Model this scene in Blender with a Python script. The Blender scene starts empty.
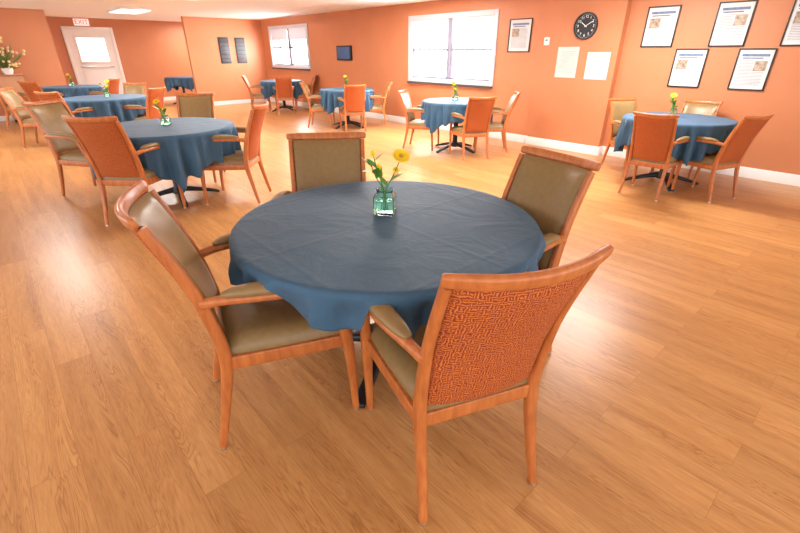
import bpy, bmesh, math, random
from mathutils import Vector, Matrix
random.seed(4)
S=bpy.context.scene
COL=S.collection
rad=math.radians

# ---------------------------------------------------------------- materials
def mat(name,color=(.5,.5,.5),rough=.5,metal=0,emit=None,estr=1,trans=0,ior=1.45,coat=0):
    m=bpy.data.materials.new(name);m.use_nodes=True
    b=m.node_tree.nodes['Principled BSDF']
    b.inputs['Base Color'].default_value=(*color,1)
    b.inputs['Roughness'].default_value=rough
    b.inputs['Metallic'].default_value=metal
    b.inputs['Transmission Weight'].default_value=trans
    b.inputs['IOR'].default_value=ior
    b.inputs['Coat Weight'].default_value=coat
    if emit:
        b.inputs['Emission Color'].default_value=(*emit,1);b.inputs['Emission Strength'].default_value=estr
    return m
def N(m,t,**kw):
    n=m.node_tree.nodes.new(t)
    for k,v in kw.items():
        if k in n.inputs: n.inputs[k].default_value=v
        else: setattr(n,k,v)
    return n
def L(m,a,b): m.node_tree.links.new(a,b)
def ramp(m,stops):
    r=m.node_tree.nodes.new('ShaderNodeValToRGB');e=r.color_ramp.elements
    e[0].position,e[0].color=stops[0][0],(*stops[0][1],1)
    e[1].position,e[1].color=stops[-1][0],(*stops[-1][1],1)
    for p,c in stops[1:-1]:
        x=e.new(p);x.color=(*c,1)
    return r
def mapped(m,scale=(1,1,1),rot=(0,0,0)):
    tc=N(m,'ShaderNodeTexCoord');mp=N(m,'ShaderNodeMapping')
    mp.inputs['Scale'].default_value=scale;mp.inputs['Rotation'].default_value=rot
    L(m,tc.outputs['Object'],mp.inputs['Vector']);return mp
def noisy(name,c1,c2,scale=8,rough=.5,stretch=(1,1,1),bump=0,coat=0,metal=0,detail=4):
    m=mat(name,c1,rough,metal,coat=coat);b=m.node_tree.nodes['Principled BSDF']
    mp=mapped(m,stretch);n=N(m,'ShaderNodeTexNoise',Scale=scale,Detail=detail)
    L(m,mp.outputs[0],n.inputs['Vector'])
    r=ramp(m,[(.3,c1),(.7,c2)]);L(m,n.outputs['Fac'],r.inputs[0]);L(m,r.outputs[0],b.inputs['Base Color'])
    if bump:
        bp=N(m,'ShaderNodeBump',Strength=bump,Distance=.01);L(m,n.outputs['Fac'],bp.inputs['Height']);L(m,bp.outputs[0],b.inputs['Normal'])
    return m

M_wall=noisy('orange_wall_paint',(.52,.190,.082),(.55,.205,.090),scale=2.5,rough=.45,bump=.02)
M_ceil=noisy('ceiling_paint',(.86,.86,.84),(.90,.90,.88),scale=30,rough=.9)
M_white=noisy('white_trim_paint',(.80,.79,.77),(.84,.83,.81),scale=5,rough=.4)
M_case=noisy('window_casing_paint',(.60,.59,.62),(.64,.63,.66),scale=5,rough=.4)
M_tan=noisy('tan_cabinet_laminate',(.50,.24,.12),(.56,.28,.14),scale=5,rough=.5)
M_sash=noisy('window_sash_paint',(.24,.23,.29),(.28,.27,.34),scale=5,rough=.4)  # dark tint puts the sash's backlit shade into its colour
M_wood=noisy('cherry_wood',(.40,.108,.026),(.56,.178,.046),scale=9,rough=.33,stretch=(5,5,1),coat=.15)
M_olive=noisy('tan_olive_vinyl',(.240,.150,.058),(.275,.174,.070),scale=40,rough=.36,bump=.04)
M_black=noisy('black_metal',(.012,.012,.014),(.02,.02,.022),scale=20,rough=.35)
M_steel=mat('steel_glide',(.6,.58,.55),.3,1)
M_frame=mat('black_frame_paint',(.015,.014,.014),.35)
M_strip=mat('dark_sill_strip',(.07,.06,.06),.4)
M_paper=noisy('paper',(.60,.60,.58),(.66,.66,.65),scale=4,rough=.6)
M_notice=noisy('notice_paper',(.54,.53,.50),(.60,.59,.56),scale=4,rough=.6)
M_ink=noisy('grey_print',(.16,.16,.20),(.28,.29,.34),scale=60,rough=.7)
M_head=noisy('blue_header_print',(.12,.16,.27),(.18,.23,.34),scale=30,rough=.7)
M_photo=noisy('printed_photo',(.55,.42,.30),(.16,.12,.10),scale=30,rough=.5)
M_glow=mat('lamp_lens',(1,1,1),.5,emit=(1,.99,.97),estr=2)

def floor_mat():
    m=mat('oak_plank_floor',rough=.3);b=m.node_tree.nodes['Principled BSDF']
    mp=mapped(m,(1,1,1),(0,0,rad(90)))
    br=N(m,'ShaderNodeTexBrick',Scale=1.0)
    br.inputs['Brick Width'].default_value=1.22;br.inputs['Row Height'].default_value=.155
    br.inputs['Mortar Size'].default_value=.0010;br.inputs['Mortar Smooth'].default_value=.5
    br.inputs['Color1'].default_value=(0,0,0,1);br.inputs['Color2'].default_value=(1,1,1,1);br.inputs['Mortar'].default_value=(.5,.5,.5,1)
    br.offset=.37;br.offset_frequency=2
    L(m,mp.outputs[0],br.inputs['Vector'])
    mp2=mapped(m,(15,1.2,1))
    add=N(m,'ShaderNodeVectorMath',operation='MULTIPLY_ADD')
    L(m,br.outputs['Color'],add.inputs[0]);add.inputs[1].default_value=(13,7,3);L(m,mp2.outputs[0],add.inputs[2])
    n1=N(m,'ShaderNodeTexNoise',Scale=1.0,Detail=3,Roughness=.5,Distortion=.7);L(m,add.outputs[0],n1.inputs['Vector'])
    n2=N(m,'ShaderNodeTexNoise',Scale=9.0,Detail=5,Roughness=.7);L(m,add.outputs[0],n2.inputs['Vector'])
    n3=N(m,'ShaderNodeTexNoise',Scale=.8,Detail=2);L(m,add.outputs[0],n3.inputs['Vector'])
    ml=N(m,'ShaderNodeMath',operation='MULTIPLY');L(m,n1.outputs['Fac'],ml.inputs[0]);ml.inputs[1].default_value=20
    fr_=N(m,'ShaderNodeMath',operation='PINGPONG');L(m,ml.outputs[0],fr_.inputs[0]);fr_.inputs[1].default_value=.5
    rg=ramp(m,[(0,(.62,.50,.40)),(.14,(.85,.78,.72)),(.35,(1,1,1))]);L(m,fr_.outputs[0],rg.inputs[0])
    gm=N(m,'ShaderNodeMapRange');gm.inputs['From Min'].default_value=.42;gm.inputs['From Max'].default_value=.62;gm.inputs['To Min'].default_value=.12;gm.inputs['To Max'].default_value=.85
    L(m,n3.outputs['Fac'],gm.inputs['Value'])
    r1=ramp(m,[(.28,(.48,.228,.078)),(.5,(.565,.285,.102)),(.75,(.62,.33,.128))])
    L(m,n1.outputs['Fac'],r1.inputs[0])
    r2=ramp(m,[(.35,(.82,.77,.72)),(.6,(1.04,1.03,1.02))]);L(m,n2.outputs['Fac'],r2.inputs[0])
    def mul(a,bb,f=1):
        mx=N(m,'ShaderNodeMix',data_type='RGBA',blend_type='MULTIPLY')
        if isinstance(f,(int,float)): mx.inputs[0].default_value=f
        else: L(m,f,mx.inputs[0])
        L(m,a,mx.inputs[6]);L(m,bb,mx.inputs[7]);return mx.outputs[2]
    o=mul(r1.outputs[0],r2.outputs[0],.75);o=mul(o,rg.outputs[0],gm.outputs[0])
    r3=ramp(m,[(0,(.87,.845,.82)),(1,(1.05,1.05,1.05))]);L(m,br.outputs['Color'],r3.inputs[0]);o=mul(o,r3.outputs[0])
    r4=ramp(m,[(0,(1,1,1)),(1,(.70,.63,.56))]);L(m,br.outputs['Fac'],r4.inputs[0]);o=mul(o,r4.outputs[0])
    L(m,o,b.inputs['Base Color'])
    rr=N(m,'ShaderNodeMapRange');rr.inputs['To Min'].default_value=.25;rr.inputs['To Max'].default_value=.38
    L(m,n2.outputs['Fac'],rr.inputs['Value']);L(m,rr.outputs[0],b.inputs['Roughness'])
    bp=N(m,'ShaderNodeBump',Strength=.12,Distance=.003);L(m,n2.outputs['Fac'],bp.inputs['Height']);L(m,bp.outputs[0],b.inputs['Normal'])
    return m
M_floor=floor_mat()
def rust_mat():
    m=mat('rust_patterned_fabric',rough=.85);b=m.node_tree.nodes['Principled BSDF']
    mp=mapped(m)
    sc=N(m,'ShaderNodeVectorMath',operation='MULTIPLY');sc.inputs[1].default_value=(118,0,118);L(m,mp.outputs[0],sc.inputs[0])
    ns=N(m,'ShaderNodeTexNoise',Scale=62,Detail=1);L(m,mp.outputs[0],ns.inputs['Vector'])
    ad=N(m,'ShaderNodeVectorMath',operation='MULTIPLY_ADD');L(m,ns.outputs['Color'],ad.inputs[0]);ad.inputs[1].default_value=(1.7,0,1.7);L(m,sc.outputs[0],ad.inputs[2])
    fl=N(m,'ShaderNodeVectorMath',operation='FLOOR');L(m,ad.outputs[0],fl.inputs[0])
    fc=N(m,'ShaderNodeVectorMath',operation='FRACTION');L(m,ad.outputs[0],fc.inputs[0])
    wn=N(m,'ShaderNodeTexWhiteNoise',noise_dimensions='3D');L(m,fl.outputs[0],wn.inputs['Vector'])
    gt=N(m,'ShaderNodeMath',operation='GREATER_THAN');L(m,wn.outputs['Value'],gt.inputs[0]);gt.inputs[1].default_value=.5
    sp=N(m,'ShaderNodeSeparateXYZ');L(m,fc.outputs[0],sp.inputs[0])
    mx=N(m,'ShaderNodeMix',data_type='FLOAT');L(m,gt.outputs[0],mx.inputs[0]);L(m,sp.outputs[0],mx.inputs[2]);L(m,sp.outputs[2],mx.inputs[3])
    r=ramp(m,[(.0,(.25,.032,.010)),(.24,(.27,.036,.010)),(.34,(.56,.155,.026)),(.66,(.60,.18,.032)),(.76,(.25,.032,.010))])
    L(m,mx.outputs[0],r.inputs[0]);L(m,r.outputs[0],b.inputs['Base Color'])
    return m
M_rust=rust_mat()
def cloth_mat():
    m=mat('blue_cotton_cloth',rough=.62);b=m.node_tree.nodes['Principled BSDF']
    b.inputs['Specular IOR Level'].default_value=.27
    b.inputs['Sheen Weight'].default_value=.08;b.inputs['Sheen Roughness'].default_value=.4
    mp=mapped(m);n=N(m,'ShaderNodeTexNoise',Scale=3,Detail=3);L(m,mp.outputs[0],n.inputs['Vector'])
    r=ramp(m,[(.3,(.044,.102,.174)),(.7,(.050,.114,.192))]);L(m,n.outputs['Fac'],r.inputs[0]);L(m,r.outputs[0],b.inputs['Base Color'])
    n2=N(m,'ShaderNodeTexNoise',Scale=4,Detail=6,Roughness=.58,Distortion=1.0);L(m,mp.outputs[0],n2.inputs['Vector'])
    sx=N(m,'ShaderNodeSeparateXYZ');L(m,mp.outputs[0],sx.inputs[0])
    acc=n2.outputs['Fac']
    for ax in (0,1):
        q=N(m,'ShaderNodeMath',operation='PINGPONG');L(m,sx.outputs[ax],q.inputs[0]);q.inputs[1].default_value=.27
        g=N(m,'ShaderNodeMapRange');L(m,q.outputs[0],g.inputs['Value']);g.inputs['From Min'].default_value=0;g.inputs['From Max'].default_value=.018;g.inputs['To Min'].default_value=.09;g.inputs['To Max'].default_value=0
        a=N(m,'ShaderNodeMath',operation='ADD');L(m,acc,a.inputs[0]);L(m,g.outputs[0],a.inputs[1]);acc=a.outputs[0]
    bp=N(m,'ShaderNodeBump',Strength=.8,Distance=.016);L(m,acc,bp.inputs['Height']);L(m,bp.outputs[0],b.inputs['Normal'])
    return m
M_cloth=cloth_mat()
M_glass=mat('aqua_tinted_glass',(.66,.95,.84),.03,trans=1,ior=1.35)
M_water=mat('vase_water',(.80,.97,.90),.0,trans=1,ior=1.2)
M_pane=mat('window_glass',(1,1,1),.0,trans=1,ior=1.02)
M_stem=noisy('green_stem',(.07,.22,.02),(.12,.34,.04),scale=20,rough=.5)
M_leaf=noisy('green_leaf',(.06,.22,.02),(.14,.38,.05),scale=25,rough=.45)
M_petal=noisy('yellow_petal',(.86,.56,.005),(.92,.68,.02),scale=30,rough=.5)
M_heart=noisy('flower_heart',(.60,.38,.02),(.45,.24,.01),scale=200,rough=.8)
M_shade=mat('roller_shade_fabric',(.52,.51,.56),.8,emit=(1,.98,1),estr=.24)  # emission stands in for daylight coming through the shade
M_tv=noisy('navy_panel',(.04,.10,.24),(.05,.13,.30),scale=4,rough=.3)

# ---------------------------------------------------------------- mesh helpers
def obj(name,me,parent=None,mt=None,**props):
    o=bpy.data.objects.new(name,me)
    if mt is not None and me is not None and not me.materials: me.materials.append(mt)
    COL.objects.link(o)
    if parent: o.parent=parent
    for k,v in props.items(): o[k]=v
    return o
def empty(name,loc,rot=0,**props):
    o=bpy.data.objects.new(name,None);o.empty_display_size=.1;o.location=loc;o.rotation_euler[2]=rot
    COL.objects.link(o)
    for k,v in props.items(): o[k]=v
    return o
def fin(bm,name,smooth=True,ang=38):
    bmesh.ops.recalc_face_normals(bm,faces=bm.faces)
    me=bpy.data.meshes.new(name);bm.to_mesh(me);bm.free()
    if smooth:
        for p in me.polygons:p.use_smooth=True
        me.set_sharp_from_angle(angle=rad(ang))
    return me
def box_bm(bm,x0,x1,y0,y1,z0,z1,bev=0):
    r=bmesh.ops.create_cube(bm,size=1);vs=r['verts']
    for v in vs:
        v.co=Vector(((x0+x1)/2+v.co.x*(x1-x0),(y0+y1)/2+v.co.y*(y1-y0),(z0+z1)/2+v.co.z*(z1-z0)))
    if bev:
        es=set(e for v in vs for e in v.link_edges)
        bmesh.ops.bevel(bm,geom=list(es),offset=bev,segments=3,affect='EDGES',profile=.5)
def box(name,x0,x1,y0,y1,z0,z1,mt,parent=None,bev=0,**props):
    bm=bmesh.new();box_bm(bm,x0,x1,y0,y1,z0,z1,bev)
    return obj(name,fin(bm,name,bev>0),parent,mt,**props)
def cr(pts,n):
    P=[pts[0]]+list(pts)+[pts[-1]];out=[]
    for i in range(1,len(P)-2):
        for k in range(n):
            t=k/n;a,b,c,d=P[i-1],P[i],P[i+1],P[i+2]
            out.append(tuple(.5*((2*b[j])+(-a[j]+c[j])*t+(2*a[j]-5*b[j]+4*c[j]-d[j])*t*t+(-a[j]+3*b[j]-3*c[j]+d[j])*t**3) for j in range(len(b))))
    out.append(tuple(pts[-1]));return out
def sect(w,h,r,n=3):
    o=[];r=min(r,w/2*.98,h/2*.98)
    for cx,cy,a0 in ((w/2-r,h/2-r,0),(-w/2+r,h/2-r,90),(-w/2+r,-h/2+r,180),(w/2-r,-h/2+r,270)):
        for k in range(n+1):
            a=rad(a0+90*k/n);o.append((cx+r*math.cos(a),cy+r*math.sin(a)))
    return o
def sweep(bm,pts,ref,n=5,rr=.35,capround=0):
    Q=cr(pts,n);rings=[]
    for i,q in enumerate(Q):
        a=Vector(Q[max(0,i-1)][:3]);b=Vector(Q[min(len(Q)-1,i+1)][:3]);T=(b-a).normalized()
        X=T.cross(Vector(ref)).normalized();Y=X.cross(T).normalized()
        w,h=q[3],q[4]
        rings.append([bm.verts.new(Vector(q[:3])+X*u+Y*v) for u,v in sect(w,h,rr*min(w,h))])
    m=len(rings[0])
    for i in range(len(rings)-1):
        for k in range(m):
            bm.faces.new((rings[i][k],rings[i][(k+1)%m],rings[i+1][(k+1)%m],rings[i+1][k]))
    for R,s in ((rings[0],-1),(rings[-1],1)):
        c=sum((v.co for v in R),Vector())/m
        if capround:
            T=(Vector(Q[-1][:3])-Vector(Q[-2][:3])).normalized() if s>0 else (Vector(Q[0][:3])-Vector(Q[1][:3])).normalized()
            prev=R
            for f,g in ((.86,.5),(.55,.86)):
                nr=[bm.verts.new(c+(v.co-c)*f+T*capround*g) for v in R]
                for k in range(m): bm.faces.new((prev[k],prev[(k+1)%m],nr[(k+1)%m],nr[k]))
                prev=nr
            bm.faces.new(prev)
        else: bm.faces.new(R)
def swept(name,pts,ref,**kw):
    bm=bmesh.new();sweep(bm,pts,ref,**kw);return fin(bm,name)
def lathe(name,prof,n=32,ang=38):
    bm=bmesh.new();rings=[]
    for r,z in prof:
        if r<1e-5: rings.append([bm.verts.new((0,0,z))])
        else: rings.append([bm.verts.new((r*math.cos(2*math.pi*k/n),r*math.sin(2*math.pi*k/n),z)) for k in range(n)])
    for a,b in zip(rings,rings[1:]):
        if len(a)==1 and len(b)==1: continue
        for k in range(n):
            k2=(k+1)%n
            if len(a)==1: bm.faces.new((a[0],b[k],b[k2]))
            elif len(b)==1: bm.faces.new((a[k],a[k2],b[0]))
            else: bm.faces.new((a[k],a[k2],b[k2],b[k]))
    return fin(bm,name,True,ang)

# ---------------------------------------------------------------- chair
CC=.050
def yb(z):
    pts=[(.40,-.222),(.50,-.231),(.62,-.255),(.74,-.293),(.86,-.341),(1.0,-.406)]
    for (a,ya),(b,y2) in zip(pts,pts[1:]):
        if z<=b: return ya+(y2-ya)*(z-a)/(b-a)
    return pts[-1][1]
def conc(z): return CC*(.55+.45*min(1,max(0,(z-.45)/.45)))
def hwid(z): return .194+.012*(z-.42)/.5
def back_shell(name,z0,z1,off,thick,puff,inset):
    bm=bmesh.new();nu,nv=16,14
    def P(i,j,side):
        u=-1+2*i/nu;v=j/nv;z=z0+(z1-z0)*v
        hw=hwid(z)-inset
        e=max(0,(1-abs(u)**6))*max(0,(1-abs(2*v-1)**6))
        y=yb(z)-conc(z)*(1-u*u)+off+side*(thick*.35+(thick*.65+puff)*e**.5)
        return (u*hw,y,z+.008*u*u*v)
    F=[[bm.verts.new(P(i,j,1)) for j in range(nv+1)] for i in range(nu+1)]
    B=[[bm.verts.new(P(i,j,0)) for j in range(nv+1)] for i in range(nu+1)]
    for i in range(nu):
        for j in range(nv):
            bm.faces.new((F[i][j],F[i+1][j],F[i+1][j+1],F[i][j+1]));bm.faces.new((B[i][j],B[i][j+1],B[i+1][j+1],B[i+1][j]))
    for i in range(nu):
        bm.faces.new((F[i][0],B[i][0],B[i+1][0],F[i+1][0]));bm.faces.new((F[i][nv],F[i+1][nv],B[i+1][nv],B[i][nv]))
    for j in range(nv):
        bm.faces.new((F[0][j],F[0][j+1],B[0][j+1],B[0][j]));bm.faces.new((F[nu][j],B[nu][j],B[nu][j+1],F[nu][j+1]))
    return fin(bm,name,True,60)
def seat_mesh():
    bm=bmesh.new();n=16
    def pt(a,b,k):
        hw=.226+.020*b
        x=a*hw*math.sqrt(1-.5*(b*b)*.18);yy=.017+b*.249*math.sqrt(1-.5*a*a*.12)
        e=(max(0,1-abs(a)**5)*max(0,1-abs(b)**5))**.5
        z=(.445+.048*e) if k else (.415)
        return (x,yy,z)
    T=[[bm.verts.new(pt(-1+2*i/n,-1+2*j/n,1)) for j in range(n+1)] for i in range(n+1)]
    B=[[bm.verts.new(pt(-1+2*i/n,-1+2*j/n,0)) for j in range(n+1)] for i in range(n+1)]
    for i in range(n):
        for j in range(n):
            bm.faces.new((T[i][j],T[i+1][j],T[i+1][j+1],T[i][j+1]));bm.faces.new((B[i][j],B[i][j+1],B[i+1][j+1],B[i+1][j]))
        bm.faces.new((T[i][0],B[i][0],B[i+1][0],T[i+1][0]));bm.faces.new((T[i][n],T[i+1][n],B[i+1][n],B[i][n]))
        bm.faces.new((T[0][i],T[0][i+1],B[0][i+1],B[0][i]));bm.faces.new((T[n][i],B[n][i],B[n][i+1],T[n][i+1]))
    return fin(bm,'seat',True,50)
chair_parts=[]
def cp(name,me,mt,par=-1,label=None):
    me.materials.append(mt);chair_parts.append((name,me,mt,par,label));return len(chair_parts)-1
def build_chair_parts():
    cp('seat',seat_mesh(),M_olive,-1,'olive vinyl padded seat')
    bm=bmesh.new()
    sweep(bm,[(-.242,.236,.392,.026,.055),(0,.254,.392,.026,.055),(.242,.236,.392,.026,.055)],(0,0,1),rr=.2)
    sweep(bm,[(-.20,-.225,.392,.026,.055),(.20,-.225,.392,.026,.055)],(0,0,1),rr=.2)
    for s in (-1,1): sweep(bm,[(s*.242,.232,.392,.026,.055),(s*.205,-.225,.392,.026,.055)],(0,0,1),rr=.2)
    cp('seat_frame',fin(bm,'seat_frame'),M_wood,-1,'reddish wood seat rail')
    for s in (-1,1):
        cp('rear_leg',swept('rear_leg',[(s*.217,-.305,.012,.028,.03),(s*.209,-.262,.20,.034,.036),(s*.206,-.227,.40,.038,.046),(s*.208,-.243,.56,.032,.044),(s*.210,-.288,.74,.026,.038),(s*.213,-.372,.950,.022,.032)],(0,1,0)),M_wood)
    for s in (-1,1):
        cp('front_leg',swept('front_leg',[(s*.236,.248,.012,.028,.028),(s*.240,.240,.2,.034,.034),(s*.246,.226,.38,.044,.044),(s*.255,.200,.50,.036,.040),(s*.262,.165,.60,.032,.036),(s*.265,.143,.655,.032,.036)],(0,1,0)),M_wood)
    for s in (-1,1):
        a=cp('armrest',swept('armrest',[(s*.216,-.260,.660,.028,.038),(s*.236,-.19,.671,.038,.034),(s*.262,-.06,.674,.052,.032),(s*.272,.06,.670,.058,.030),(s*.269,.15,.658,.054,.030),(s*.264,.198,.630,.042,.032)],(0,0,1),n=5,rr=.45,capround=.012),M_wood)
        cp('arm_pad',swept('arm_pad',[(s*.236,-.185,.694,.034,.016),(s*.248,-.14,.699,.054,.034),(s*.268,-.02,.702,.068,.040),(s*.273,.09,.696,.070,.040),(s*.268,.183,.672,.056,.026)],(0,0,1),n=5,rr=.49,capround=.014),M_olive,a,'olive vinyl arm pad')
    pts=[]
    for k in range(9):
        u=-1+k/4
        pts.append((u*.228,yb(.968)-(CC+.002)*(1-u*u)+.004,.962+.010*u*u,.026 if abs(u)<1 else .022,.043 if abs(u)<.9 else .037))
    cp('crest_rail',swept('crest_rail',pts,(0,-.35,1),n=3,rr=.42,capround=.008),M_wood)
    cp('backrest',back_shell('backrest',.485,.944,.004,.020,.012,.010),M_olive,-1,'olive vinyl inner back pad')
    cp('back_panel',back_shell('back_panel',.450,.944,.002,-.018,-.002,.002),M_rust,-1,'rust fabric with golden glyph pattern')
    for sx,sy in ((-.217,-.306),(.217,-.306),(-.236,.249),(.236,.249)):
        me=lathe('glide',[(0,0),(.013,0),(.014,.006),(.012,.013),(0,.013)],12)
        for v in me.vertices: v.co.x+=sx;v.co.y+=sy
        cp('glide',me,M_steel,-1,'small metal foot glide')
build_chair_parts()
def chair(x,y,fx,fy,label,s=1.,group='matching armchairs around the dining tables'):
    e=empty('dining_armchair',(x,y,0),math.atan2(-fx,fy),label=label,category='chair',group=group);e.scale=(s,s,s)
    os=[]
    for nm,me,mt,par,lb in chair_parts:
        o=bpy.data.objects.new(nm,me);COL.objects.link(o);o.parent=e if par<0 else os[par]
        if lb:o['label']=lb
        os.append(o)
    return e

# ---------------------------------------------------------------- table + cloth
def cloth_mesh(R,side,rot,zt,seed=0,amp=1.,dmax=.6,arms=()):
    """square cloth over a round top; arms: angles where it rests on chair arms"""
    rnd=random.Random(seed);bm=bmesh.new();n=360
    rs=[.25,.5,.75,.9,.97,1.0];rings=[]
    c=bm.verts.new((0,0,zt))
    ph=[rnd.uniform(0,6.28) for _ in range(4)]
    for f in rs:
        rings.append([bm.verts.new((R*f*math.cos(2*math.pi*k/n),R*f*math.sin(2*math.pi*k/n),zt)) for k in range(n)])
    nd=16
    for j in range(1,nd+1):
        t=j/nd;ring=[]
        for k in range(n):
            th=2*math.pi*k/n;a=((th-rot+math.pi/4)%(math.pi/2))-math.pi/4
            ext=(side/2)/max(abs(math.cos(th-rot+math.pi/4)),abs(math.sin(th-rot+math.pi/4)))
            D=ext-R
            D=dmax*math.tanh(D/dmax)
            g=0
            for aa in arms:
                q=(th-aa+math.pi)%(2*math.pi)-math.pi
                g=max(g,math.exp(-(q/.08)**4) if abs(q)<.6 else 0)
            fold=math.sin(19*th+ph[0]+.8*math.sin(3*th+ph[2]))*.6+.4*math.sin(31*th+ph[1])
            sharp=1-2*abs(math.sin(11.5*th+ph[3]+.6*math.sin(4*th)))**.6
            D=D*(1-g)+.04*g
            D*=1+.08*fold
            d=D*t
            cornerness=math.exp(-(a/.30)**2)
            foldc=math.cos(a*26)
            w=min(1,d/.07)
            off=.010*min(1,d/.02)+w*amp*( (.018*fold+.022*sharp)*min(1,d/.10)+ .055*cornerness*foldc*min(1,d/.28)) + .012*g*t
            z=zt-.006*min(1,d/.008)-max(0,d-.008)*.97
            r=R+off
            ring.append(bm.verts.new((r*math.cos(th),r*math.sin(th),z)))
        rings.append(ring)
    for k in range(n): bm.faces.new((c,rings[0][k],rings[0][(k+1)%n]))
    for a,b in zip(rings,rings[1:]):
        for k in range(n): bm.faces.new((a[k],a[(k+1)%n],b[(k+1)%n],b[k]))
    bmesh.ops.recalc_face_normals(bm,faces=bm.faces)
    me=bpy.data.meshes.new('tablecloth');bm.to_mesh(me);bm.free()
    for p in me.polygons:p.use_smooth=True
    return me
def table(x,y,R,rot,side,label,clabel,seed=0,dmax=.6,arms=(),amp=1,frot=None):
    e=empty('dining_table',(x,y,0),rot if frot is None else frot,label=label,category='table',group='round dining tables')
    me=lathe('tabletop',[(0,.718),(R-.03,.718),(R-.014,.722),(R-.014,.738),(R-.02,.743),(0,.743)],64)
    obj('tabletop',me,e,M_wood)
    me=lathe('pedestal',[(0,.715),(.20,.715),(.20,.703),(.05,.69),(.038,.66),(.038,.14),(.06,.11),(.06,.06),(0,.06)],24)
    obj('pedestal',me,e,M_black,label='black metal pedestal column')
    for k in range(4):
        a=k*math.pi/2;ca,sa=math.cos(a),math.sin(a)
        pts=[(.03*ca,.03*sa,.10,.05,.06),(.18*ca,.18*sa,.075,.055,.045),(.34*ca,.34*sa,.036,.06,.030),(.40*ca,.40*sa,.018,.06,.024)]
        obj('foot',swept('foot',pts,(0,0,1),rr=.4,capround=.01),e,M_black,label='black metal base foot')
    me=cloth_mesh(R+.004,side,rot,.7475,seed,amp,dmax,arms)
    c=obj('tablecloth',me,None,M_cloth,label=clabel,category='tablecloth',group='blue tablecloths')
    c.location=(x,y,0)
    sm=c.modifiers.new('t','SOLIDIFY');sm.thickness=.0015;sm.offset=1
    return e

# ---------------------------------------------------------------- vase & flowers
def vase(x,y,z,rot=0,s=1.,label='square green-tinted glass jar vase on the blue tablecloth'):
    e=empty('vase',(x,y,z),rot,label=label,category='vase',group='glass vases on the tables');e.scale=(s,s,s)
    bm=bmesh.new()
    outer=[(.034,0),(.0385,.004),(.0385,.064),(.037,.072),(.030,.079),(.029,.086),(.032,.092)]
    inner=[(.029,.090),(.0265,.085),(.0275,.078),(.034,.070),(.0355,.063),(.0355,.009)]
    rings=[]
    for i,(r,z0) in enumerate(outer+inner):
        rings.append([bm.verts.new((u,v,z0)) for u,v in sect(2*r,2*r,(.14 if z0<.075 else .6)*r,4)])
    m=len(rings[0])
    for a,b in zip(rings,rings[1:]):
        for k in range(m): bm.faces.new((a[k],a[(k+1)%m],b[(k+1)%m],b[k]))
    bm.faces.new(rings[0]);bm.faces.new(rings[-1])
    obj('glass_body',fin(bm,'glass_body',True,60),e,M_glass)
    bm=bmesh.new();box_bm(bm,-.034,.034,-.034,.034,.0105,.050,.004)
    obj('water',fin(bm,'water'),e,M_water)
    return e
def leafm(L_,W_,bend):
    bm=bmesh.new();n=8;rows=[]
    for i in range(n+1):
        t=i/n;w=W_*math.sin(math.pi*min(1,t*.92+.08))**.8*(1-.2*t);x=L_*t;z=bend*t*t
        rows.append([bm.verts.new((x,-w,z+.15*w)),bm.verts.new((x,0,z)),bm.verts.new((x,w,z+.15*w))])
    for a,b in zip(rows,rows[1:]):
        for k in range(2): bm.faces.new((a[k],a[k+1],b[k+1],b[k]))
    return fin(bm,'leaf',True,80)
def flower(x,y,z,pts,head,tilt,leaves,label,name='flower',cat='flower'):
    e=empty(name,(x,y,z),0,label=label,category=cat,group='cut flowers in the vases')
    obj('stem',swept('stem',[(*p,.0045,.0045) for p in pts],(0.3,.9,.1),n=5,rr=.5),e,M_stem,label='thin green stem')
    end=Vector(pts[-1])
    if head>0:
        bm=bmesh.new();npet=18
        for ring,(rl,up,cnt) in enumerate(((head,.10,npet),(head*.8,.30,npet-3))):
            for k in range(cnt):
                a=2*math.pi*(k+.5*ring)/cnt;ca,sa=math.cos(a),math.sin(a);w=head*.17
                prev=None
                for i in range(6):
                    t=i/5;r=.15*head+rl*.85*t;ww=w*math.sin(math.pi*(.18+.72*t));zz=up*r*math.sin(t*2.2)+ring*.002
                    row=[bm.verts.new((r*ca-ww*q*sa,r*sa+ww*q*ca,zz+abs(q)*ww*.2)) for q in (-1,0,1)]
                    if prev:
                        for q in range(2): bm.faces.new((prev[q],prev[q+1],row[q+1],row[q]))
                    prev=row
        b=obj('petals',fin(bm,'petals',True,80),e,M_petal,label='yellow petals')
        h=obj('flower_heart',lathe('flower_heart',[(0,-.006),(head*.2,-.004),(head*.25,.004),(head*.2,.009),(0,.011)],20),b,M_heart)
        b.location=end;b.rotation_euler=tilt
    else:
        b=obj('bud',lathe('bud',[(0,-.004),(.007,0),(.011,.009),(.010,.017),(.005,.026),(0,.028)],14),e,M_petal if head==0 else M_leaf,label='closed yellow bud' if head==0 else 'closed green bud');b.location=end;b.rotation_euler=tilt
    for (t,az,Ll,W_,bend,el) in leaves:
        Q=cr(pts,8);q=Q[int(t*(len(Q)-1))]
        l=obj('leaf',leafm(Ll,W_,bend),e,M_leaf,label='green leaf');l.location=q;l.rotation_euler=(0,-el,az)
    return e

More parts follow.
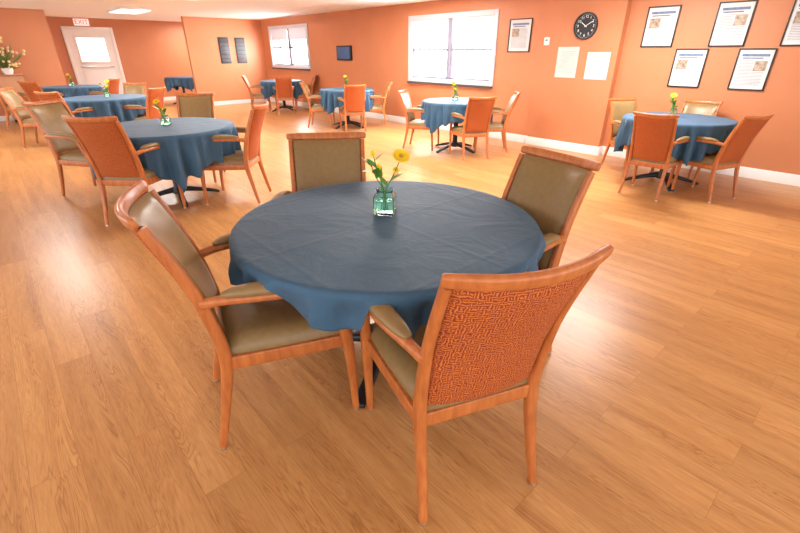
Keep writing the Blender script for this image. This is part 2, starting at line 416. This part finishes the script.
# ================================================================ ROOM (x to window wall, y into depth)
XR=6.82;YB=13.8;YA=16.3;HC=2.28
def struct(o): o['kind']='structure';return o
struct(box('floor',-3.5,XR+.1,-3.0,YA+.1,-.08,0,M_floor))
struct(box('ceiling',-3.5,XR+.1,-3.0,YA+.1,HC,HC+.1,M_ceil))
W=[(11.2,13.3,1.03,2.05),(5.10,7.22,.90,2.02)]
bm=bmesh.new()
XL=XR-.09
def seg(y0,y1,z0,z1,x=XL): box_bm(bm,x,XR+.18,y0,y1,z0,z1)
seg(2.96,5.10,0,HC);seg(7.22,11.2,0,HC);seg(13.3,YB,0,HC)
for y0,y1,z0,z1 in W: seg(y0,y1,0,z0);seg(y0,y1,z1,HC)
struct(obj('wall_right',fin(bm,'wall_right',False),None,M_wall))
struct(box('wall_pier',XL-.035,XL,2.96,4.22,0,HC,M_wall))
struct(box('wall_right_near',XR,XR+.18,-3.0,2.96,0,HC,M_wall))
struct(box('baseboard_right',XL-.018,XL,4.24,YB,0,.13,M_white,bev=.004))
struct(box('baseboard_pier',XL-.053,XL-.035,2.945,4.24,0,.13,M_white,bev=.004))
struct(box('baseboard_right_near',XR-.018,XR,-3.0,2.96,0,.13,M_white,bev=.004))
struct(box('baseboard_return',XL-.035,XR-.018,2.942,2.96,0,.13,M_white))
struct(box('wall_back',4.5,XL,YB,YB+.12,0,HC,M_wall))
struct(box('wall_back_left',-3.5,1.5,YB,YB+.12,0,HC,M_wall))
struct(box('wall_alcove_side',1.38,1.5,YB+.12,YA,0,HC,M_wall))
struct(box('wall_alcove',1.38,XR,YA,YA+.12,0,HC,M_wall))
struct(box('baseboard_back',4.5,XL-.018,YB-.018,YB,0,.11,M_white,bev=.004))
struct(box('baseboard_back_left',-3.5,1.5,YB-.018,YB,0,.11,M_white,bev=.004))
struct(box('baseboard_alcove',3.45,XR,YA-.018,YA,0,.11,M_white,bev=.004))
def window(i,y0,y1,z0,z1):
    e=empty('window_%d'%i,(XL,(y0+y1)/2,z0),0,kind='structure')
    w=(y1-y0)/2;h=z1-z0
    bm=bmesh.new();t=.045
    box_bm(bm,-.025,.10,-w-.04,-w+t,-.03,h+.04,.004);box_bm(bm,-.025,.10,w-t,w+.04,-.03,h+.04,.004)
    box_bm(bm,-.025,.10,-w+t,w-t,h-t,h+.04,.004);box_bm(bm,-.03,.10,-w+t,w-t,-.03,t,.004)
    obj('casing',fin(bm,'casing'),e,M_case)
    bm=bmesh.new()
    box_bm(bm,.02,.09,-.045,.045,t,h-t,.004)
    for s in (-1,1):
        c=s*w/2
        box_bm(bm,.030,.085,c-w/2+.04,c+w/2-.04,h*.5-.022,h*.5+.022,.003)
        for q in (-1,1): box_bm(bm,.030,.085,c+q*(w/2-.055)-.018,c+q*(w/2-.055)+.018,t,h-t,.003)
        box_bm(bm,.030,.085,c-w/2+.04,c+w/2-.04,h-t-.03,h-t,.003);box_bm(bm,.030,.085,c-w/2+.04,c+w/2-.04,t,t+.04,.003)
    obj('sash',fin(bm,'sash'),e,M_sash)
    for s in (-1,1):
        c=s*w/2;box('pane',.06,.064,c-w/2+.045,c+w/2-.045,t,h-t,M_pane,e)
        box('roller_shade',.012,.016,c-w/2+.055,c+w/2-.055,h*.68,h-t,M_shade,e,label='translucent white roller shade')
    box('sill_strip',-.06,-.022,-w-.03,w+.03,-.060,-.022,M_strip,e,label='dark lower sill strip')
for i,wd in enumerate(W): window(i+1,*wd)
d=empty('door_1',(2.65,YA,0),0,kind='structure')
bm=bmesh.new()
box_bm(bm,-.62,-.54,-.05,.0,0,2.06,.004);box_bm(bm,.54,.62,-.05,0,0,2.06,.004);box_bm(bm,-.54,.54,-.05,0,1.98,2.06,.004)
obj('door_frame',fin(bm,'door_frame'),d,M_white)
bm=bmesh.new();box_bm(bm,-.54,.54,-.035,0,0,1.98)
box_bm(bm,-.40,.40,-.042,-.034,1.12,1.84,.006);box_bm(bm,-.40,.40,-.042,-.034,.2,.95,.006)
obj('door_leaf',fin(bm,'door_leaf'),d,M_white)
box('door_glass',-.34,.34,-.046,-.041,1.18,1.78,mat('bright_door_glass',(.9,.9,.9),.2,emit=(1,1,.98),estr=1.6),d)  # emission makes the pane glow as if lit from behind
box('push_bar',-.42,.42,-.10,-.07,1.02,1.07,M_steel,d,bev=.008)
def text_mesh(txt,size,name,ext=.001):
    cu=bpy.data.curves.new(name,'FONT');cu.body=txt;cu.size=size;cu.align_x='CENTER';cu.align_y='CENTER';cu.extrude=ext
    o=bpy.data.objects.new(name,cu);COL.objects.link(o)
    dg=bpy.context.evaluated_depsgraph_get();dg.update()
    me=bpy.data.meshes.new_from_object(o.evaluated_get(dg));bpy.data.objects.remove(o);return me
e=empty('exit_sign',(2.55,YA-.02,2.17),0,label='white exit sign with red letters above the door',category='exit sign')
box('sign_body',-.18,.18,-.03,.02,-.085,.085,mat('sign_white',(.9,.88,.85),.4,emit=(1,.95,.9),estr=.3),e,bev=.006)
t=obj('lettering',text_mesh('EXIT',.16,'lettering'),e,mat('exit_red',(.8,.02,.01),.4,emit=(1,.03,.02),estr=.8));t.location=(0,-.032,0);t.rotation_euler=(rad(90),0,0)

def picture(name,yc,zc,w,h,xw,label,cat,variant=0,framed=True,group=None):
    p=dict(label=label,category=cat)
    if group:p['group']=group
    e=empty(name,(xw,yc,zc),0,**p)
    if framed:
        bm=bmesh.new();t=.014
        box_bm(bm,-.022,0,-w/2,-w/2+t,-h/2,h/2,.003);box_bm(bm,-.022,0,w/2-t,w/2,-h/2,h/2,.003)
        box_bm(bm,-.022,0,-w/2+t,w/2-t,h/2-t,h/2,.003);box_bm(bm,-.022,0,-w/2+t,w/2-t,-h/2,-h/2+t,.003)
        obj('frame',fin(bm,'frame'),e,M_frame,label='thin black frame')
        sh=box('sheet',-.010,-.002,-w/2+t,w/2-t,-h/2+t,h/2-t,M_paper,e,label='cream printed sheet')
    else: sh=box('sheet',-.005,0,-w/2,w/2,-h/2,h/2,M_notice,e,label='white printed sheet')
    f=-.0105 if framed else -.0055
    bm=bmesh.new();rnd=random.Random(variant)
    iw=w*.74
    if variant!=9:
        for k in range(18):
            z=h*(.205-.034*k)
            l0=-iw/2+(iw*.47 if k<7 else 0)
            if variant%2: a0,a1=-iw/2,(iw/2-(iw*.47 if k<7 else 0))-rnd.uniform(0,.02)
            else: a0,a1=l0,iw/2-rnd.uniform(0,.03)
            box_bm(bm,f-.001,f,-a1,-a0,z,z+h*.010)
    else:
        for k in range(11):
            z=h*(.34-.066*k);box_bm(bm,f-.001,f,-iw/2,iw/2-rnd.uniform(0,.08),z,z+h*.008)
    obj('print',fin(bm,'print',False),sh,M_ink,label='rows of small grey print')
    if variant!=9:
        bm=bmesh.new()
        box_bm(bm,f-.001,f,-iw/2,iw/2,h*.31,h*.37)
        box_bm(bm,f-.001,f,-iw*.3,iw*.45,h*.255,h*.285)
        obj('header',fin(bm,'header',False),sh,M_head,label='bluish printed header band')
        a=(iw*.05,iw/2) if variant%2==0 else (-iw/2,-iw*.05)
        box('printed_photo',f-.001,f,a[0],a[1],-h*.03,h*.21,M_photo,sh,label='small printed portrait photo')
    return e
G1='black-framed posters on the orange wall'
for k,(y0,y1,z0,z1) in enumerate([(2.33,2.72,1.48,1.95),(1.55,1.92,1.48,1.95),(1.895,2.265,1.01,1.46),(1.22,1.58,1.01,1.46),(.86,1.215,1.48,1.95)]):
    picture('framed_poster',(y0+y1)/2,(z0+z1)/2,y1-y0,z1-z0,XR,'black-framed printed sheet with small photo on orange wall','picture',k,group=G1)
picture('framed_poster',4.61,1.66,.42,.48,XL,'black-framed printed poster beside the window','picture',6,group=G1)
XP=XL-.035
picture('notice_sheet',3.70,1.28,.34,.42,XP,'unframed white notice sheet below the clock','notice',9,framed=False,group='notice sheets')
picture('notice_sheet',3.22,1.24,.34,.36,XP,'unframed white notice sheet below the clock','notice',9,framed=False,group='notice sheets')
e=empty('thermostat',(XP,4.08,1.57),0,label='small white wall thermostat beside the poster',category='thermostat')
box('cover',-.025,0,-.045,.045,-.055,.055,M_white,e,bev=.006);box('display',-.027,-.0245,-.02,.02,.0,.028,M_ink,e)
e=empty('wall_screen',(XL,9.52,1.40),0,label='small dark blue wall-mounted screen between windows',category='screen')
box('housing',-.06,0,-.29,.29,-.16,.16,M_frame,e,bev=.01);box('display',-.064,-.058,-.26,.26,-.13,.13,M_tv,e,label='dark blue glossy display')
e=empty('wall_clock',(XP,3.49,1.755),0,label='round black wall clock with white numerals',category='clock')
def rotm(me):
    me.transform(Matrix.Rotation(rad(-90),4,'Y'));return me
obj('rim',rotm(lathe('rim',[(.155,.0),(.176,.0),(.178,.02),(.171,.036),(.162,.036),(.158,.02),(.155,.0)],48)),e,mat('dark_rim',(.03,.03,.035),.3))
obj('dial',rotm(lathe('dial',[(0,0),(.16,0),(.16,.012),(0,.012)],48)),e,mat('black_dial',(.012,.012,.014),.4))
M_num=mat('white_numeral',(.85,.85,.85),.5)
bm=bmesh.new()
for k in range(1,13):
    a=rad(30*k);me=text_mesh(str(k),.05,'n',.0005)
    me.transform(Matrix.Translation((math.sin(a)*.118,math.cos(a)*.118,.0)));bm.from_mesh(me);bpy.data.meshes.remove(me)
for k in range(60):
    a=rad(6*k);bx=bmesh.new();box_bm(bx,-.0012,.0012,.145,.153,0,.001);bx.transform(Matrix.Rotation(-a,4,'Z'));tm=bpy.data.meshes.new('q');bx.to_mesh(tm);bx.free();bm.from_mesh(tm);bpy.data.meshes.remove(tm)
me=bpy.data.meshes.new('numerals');bm.to_mesh(me);bm.free()
MW=Matrix(((0,0,-1,-.0125),(-1,0,0,0),(0,1,0,0),(0,0,0,1)))
me.transform(MW);obj('numerals',me,e,M_num,label='white numerals and minute marks')
for ang,ln,w in ((305,.080,.010),(60,.115,.007)):
    bm=bmesh.new();box_bm(bm,-w/2,w/2,-.02,ln,.003,.005);bm.transform(Matrix.Rotation(-rad(ang),4,'Z'));bm.transform(MW)
    obj('clock_hand',fin(bm,'clock_hand',False),e,M_num,label='white clock hand')
for xc in (5.5,5.985):
    e=empty('wall_plaque',(xc,YB,1.46),0,label='tall dark slatted plaque on the orange wall',category='plaque',group='dark wall plaques')
    box('backing',-.15,.15,-.02,0,-.34,.34,M_frame,e,bev=.004)
    for k in range(6): box('slat',-.125,.125,-.03,-.019,-.31+k*.107,-.23+k*.107,mat('slat_grey%d'%k,(.05,.05,.055),.5),e,bev=.003)
# ================================================================ TABLES & CHAIRS
tbl='round dining table with black metal pedestal base'
cl='blue square tablecloth draped over the round table'
T1=(1.165,1.392);R1=.655
mains=[(.978,.832,.365,.931,'reddish wood armchair with rust patterned outer back'),
 (.640,1.495,.955,-.298,'reddish wood armchair with olive seat, angled at the table'),
 (1.215,1.952,-.572,-.821,'reddish wood armchair with olive vinyl inner back'),
 (1.552,1.120,-.978,.208,'reddish wood armchair with olive back and arm pads')]
arms=[]
for x,y,fx,fy,lb in mains:
    chair(x,y,fx,fy,lb)
    l=math.hypot(fx,fy);fx/=l;fy/=l
    for s in (-1,1):
        best=None
        for k in range(120):
            q=-.25+.45*k/119
            px=x+fx*q+s*.268*fy;py=y+fy*q-s*.268*fx
            r=math.hypot(px-T1[0],py-T1[1])
            if r<R1+.01 : best=(px,py);break
        if best: arms.append(math.atan2(best[1]-T1[1],best[0]-T1[0]))
table(T1[0],T1[1],R1,rad(54),1.57,tbl,'blue square tablecloth with a vase of yellow flowers on it',1,dmax=.19,arms=arms,amp=1.15,frot=rad(30))
T2=(1.23,4.97);T3=(1.44,8.98);T3b=(1.4,12.4);T4=(4.5,14.95);T5=(5.9,11.3);T6=(5.5,7.8);T7=(5.38,4.70);T8=(5.77,1.72)
for i,(t,r,rot,side,dm) in enumerate([(T2,.66,rad(-10),1.95,.55),(T3,.61,rad(5),1.78,.5),(T3b,.56,rad(20),1.65,.45),(T4,.44,rad(10),1.40,.5),(T5,.53,rad(10),1.66,.5),(T6,.53,rad(15),1.66,.5),(T7,.53,rad(0),1.64,.5),(T8,.55,rad(35),1.66,.5)]):
    table(t[0],t[1],r,rot,side,tbl,cl,i+5,dmax=dm)
cl_back='wood armchair showing rust patterned outer back'
cl_in='wood armchair with olive vinyl seat and back'
def around(t,lst,s=.92):
    for a,r,lb in lst:
        ar=rad(a);chair(t[0]+r*math.cos(ar),t[1]+r*math.sin(ar),-math.cos(ar),-math.sin(ar),lb,s)
around(T2,[(224,.57,cl_back),(318,.63,cl_in),(55,.80,cl_in),(128,.96,cl_in)],.98)
around(T3,[(215,.62,cl_back),(310,.62,cl_in),(50,.66,cl_in),(150,1.05,cl_in)])
around(T3b,[(220,.63,cl_back),(320,.63,cl_in),(175,1.0,cl_in)])
around(T5,[(150,.6,cl_in),(245,.58,cl_back),(335,.53,cl_in)],.89)
around(T6,[(138,.54,cl_in),(245,.54,cl_back),(322,.54,cl_in)],.89)
around(T7,[(120,.54,cl_in),(244,.54,cl_back),(312,.54,cl_in)],.89)
around(T8,[(62,.60,cl_in),(184,.55,cl_back),(250,.48,cl_back),(2,.52,cl_in)],.89)

# main vase and flowers
VX,VY,VZ=1.22,1.47,.749
vase(VX,VY,VZ,rad(40),1.22)
fr=Vector((.666,.746,0));rt=Vector((.746,-.666,0))
def P3(r,f,z): v=rt*r+fr*f;return (v.x,v.y,z)
cy=rad(-41.8)
flower(VX,VY,VZ,[P3(-.018,0,.02),P3(0,0,.10),P3(.045,-.005,.19),P3(.074,-.008,.262)],.040,(rad(34),rad(12),cy),[(.55,rad(-60),.07,.013,0,.8)],'yellow gerbera with wide open petals in the green vase',name='gerbera',cat='flower')
flower(VX,VY,VZ,[P3(.015,0,.02),P3(-.004,0,.11),P3(-.03,0,.19),P3(-.048,0,.262)],0,(0,rad(-15),0),[(.85,rad(150),.065,.016,.0,.6),(.9,rad(330),.055,.014,0,.7),(.6,rad(200),.075,.018,-.01,.5),(.75,rad(100),.07,.016,0,.5)],'yellow flower bud with small green leaves',name='bud_stem',cat='flower')
flower(VX,VY,VZ,[P3(.0,.01,.02),P3(.008,.0,.11),P3(.03,0,.16),P3(.05,0,.20)],.015,(rad(55),rad(15),cy),[(.6,rad(-30),.07,.018,-.01,.6),(.45,rad(100),.065,.018,0,.7),(.75,rad(-80),.06,.016,0,.4)],'small yellow blossom on a leafy green stem',name='small_blossom',cat='flower')
flower(VX,VY,VZ,[P3(-.005,-.01,.02),P3(-.01,-.005,.11),P3(-.04,0,.17),P3(-.06,0,.225)],-1,(0,rad(-30),0),[(.9,rad(140),.07,.020,0,.8),(.8,rad(190),.075,.020,-.01,.3),(.65,rad(20),.065,.018,0,.8),(.75,rad(250),.065,.018,0,.6)],'green leafy sprig in the green vase',name='leaf_sprig',cat='sprig')
flower(VX,VY,VZ,[P3(.008,.01,.02),P3(-.008,.004,.10),P3(-.02,.01,.16),P3(-.024,.01,.20)],0,(0,rad(-10),0),[(.85,rad(170),.06,.016,0,.5),(.7,rad(60),.06,.016,0,.7)],'short yellow bud on a leafy stem',name='bud_stem',cat='flower')
def small_bouquet(x,y,sd):
    rnd=random.Random(sd);z=.749
    vase(x,y,z,rnd.uniform(0,1),1.0)
    for k in range(3):
        a=rnd.uniform(0,6.28);q=.02+.04*rnd.random();h=.16+.035*k
        flower(x,y,z,[(0,0,.02),(.3*q*math.cos(a),.3*q*math.sin(a),.09),(q*math.cos(a),q*math.sin(a),h)],(.024,-1,.036)[k],(rad(40)+rnd.uniform(-.3,.3),rnd.uniform(-.4,.4),cy),[(.8,a,.07,.018,0,.6),(.7,a+2.5,.07,.017,0,.7),(.55,a+4.2,.07,.017,0,.7)],('yellow flower in the green glass vase on blue cloth','leafy green sprig in the green glass vase')[k==1],name=('flower','leaf_sprig','flower')[k],cat=('flower','sprig','flower')[k])
for i,t in enumerate((T2,T3,T6,T7,T8,T3b)): small_bouquet(t[0]+.05,t[1]+.08,i)

e=empty('plant_stand',(.48,13.5,0),0,label='tan square plant stand against the orange wall',category='plant stand')
box('body',-.22,.22,-.20,.20,.06,.95,M_tan,e,bev=.006);box('top',-.24,.24,-.22,.22,.95,.98,M_wood,e,bev=.005);box('plinth',-.20,.20,-.18,.18,0,.06,M_black,e)
e=empty('flower_arrangement',(.48,13.45,.98),0,label='large loose beige and yellow flower arrangement in a low pot',category='potted plant')
obj('pot',lathe('pot',[(0,0),(.07,0),(.10,.08),(.10,.13),(.085,.13),(.08,.10),(0,.10)],32),e,M_white)
bm=bmesh.new();rnd=random.Random(3)
bp_=bmesh.new()
for k in range(110):
    a=rnd.uniform(0,6.28);el=rnd.uniform(-.15,1.45);r=rnd.uniform(.16,.48)
    tip=Vector((r*math.cos(a)*math.cos(el),r*math.sin(a)*math.cos(el)*.6,.16+r*math.sin(el)*1.25))
    base=Vector((0,0,.10));dr=(tip-base);side=dr.cross(Vector((rnd.uniform(-1,1),rnd.uniform(-1,1),1))).normalized()*.018
    m1=base+dr*.7
    vs=[bm.verts.new(p) for p in (base,m1+side,tip,m1-side)];bm.faces.new(vs)
    if k%2!=1: bmesh.ops.create_icosphere(bp_,subdivisions=1,radius=rnd.uniform(.022,.04),matrix=Matrix.Translation(tip))
obj('foliage',fin(bm,'foliage',False),e,noisy('muted_foliage',(.16,.22,.06),(.26,.32,.10),scale=9));obj('blossoms',fin(bp_,'blossoms'),e,noisy('cream_yellow_petal',(.85,.66,.25),(.80,.58,.38),scale=9))

# ================================================================ LIGHT
def area(name,loc,rot,sx,sy,pw,col=(1,1,1)):
    l=bpy.data.lights.new(name,'AREA');l.shape='RECTANGLE';l.size=sx;l.size_y=sy;l.energy=pw;l.color=col
    o=bpy.data.objects.new(name,l);o.location=loc;o.rotation_euler=rot;COL.objects.link(o);return o
for i,(y0,y1,z0,z1) in enumerate(W):
    area('daylight',(XR+.30,(y0+y1)/2,(z0+z1)/2),(0,rad(90),0),z1-z0+.3,y1-y0+.3,980,(.95,.97,1))
for x,y,pw in ((2.9,12.3,60),(2.9,8.3,62),(3.4,4.3,70),(5.4,6.3,52),(5.4,2.3,74),(.2,8.8,40),(5.4,15.1,45)):  # last entry is added to brighten the alcove, hidden behind the back wall
    e=empty('ceiling_light',(x,y,HC),0,label='white rectangular fluorescent ceiling fixture',category='ceiling light',group='ceiling light fixtures')
    box('housing',-.32,.32,-.62,.62,-.05,0,M_white,e,bev=.008)
    box('diffuser',-.28,.28,-.58,.58,-.058,-.049,M_glow,e)
    area('lamp',(x,y,HC-.07),(0,0,0),.55,1.15,pw,(1,.99,.97))
w=bpy.data.worlds.new('world');S.world=w;w.use_nodes=True
w.node_tree.nodes['Background'].inputs[0].default_value=(.97,.985,1,1);w.node_tree.nodes['Background'].inputs[1].default_value=2.0

# ================================================================ CAMERA
cam=bpy.data.cameras.new('camera');co=bpy.data.objects.new('camera',cam);COL.objects.link(co)
cam.lens=36*430/800;cam.sensor_width=36;cam.clip_start=.05
co.location=(0,0,1.42)
yaw=math.atan2(.746,.666)-math.pi/2
co.rotation_euler=(rad(90-26.5),0,yaw)
S.camera=co
S.view_settings.view_transform='Standard'
S.view_settings.exposure=.46
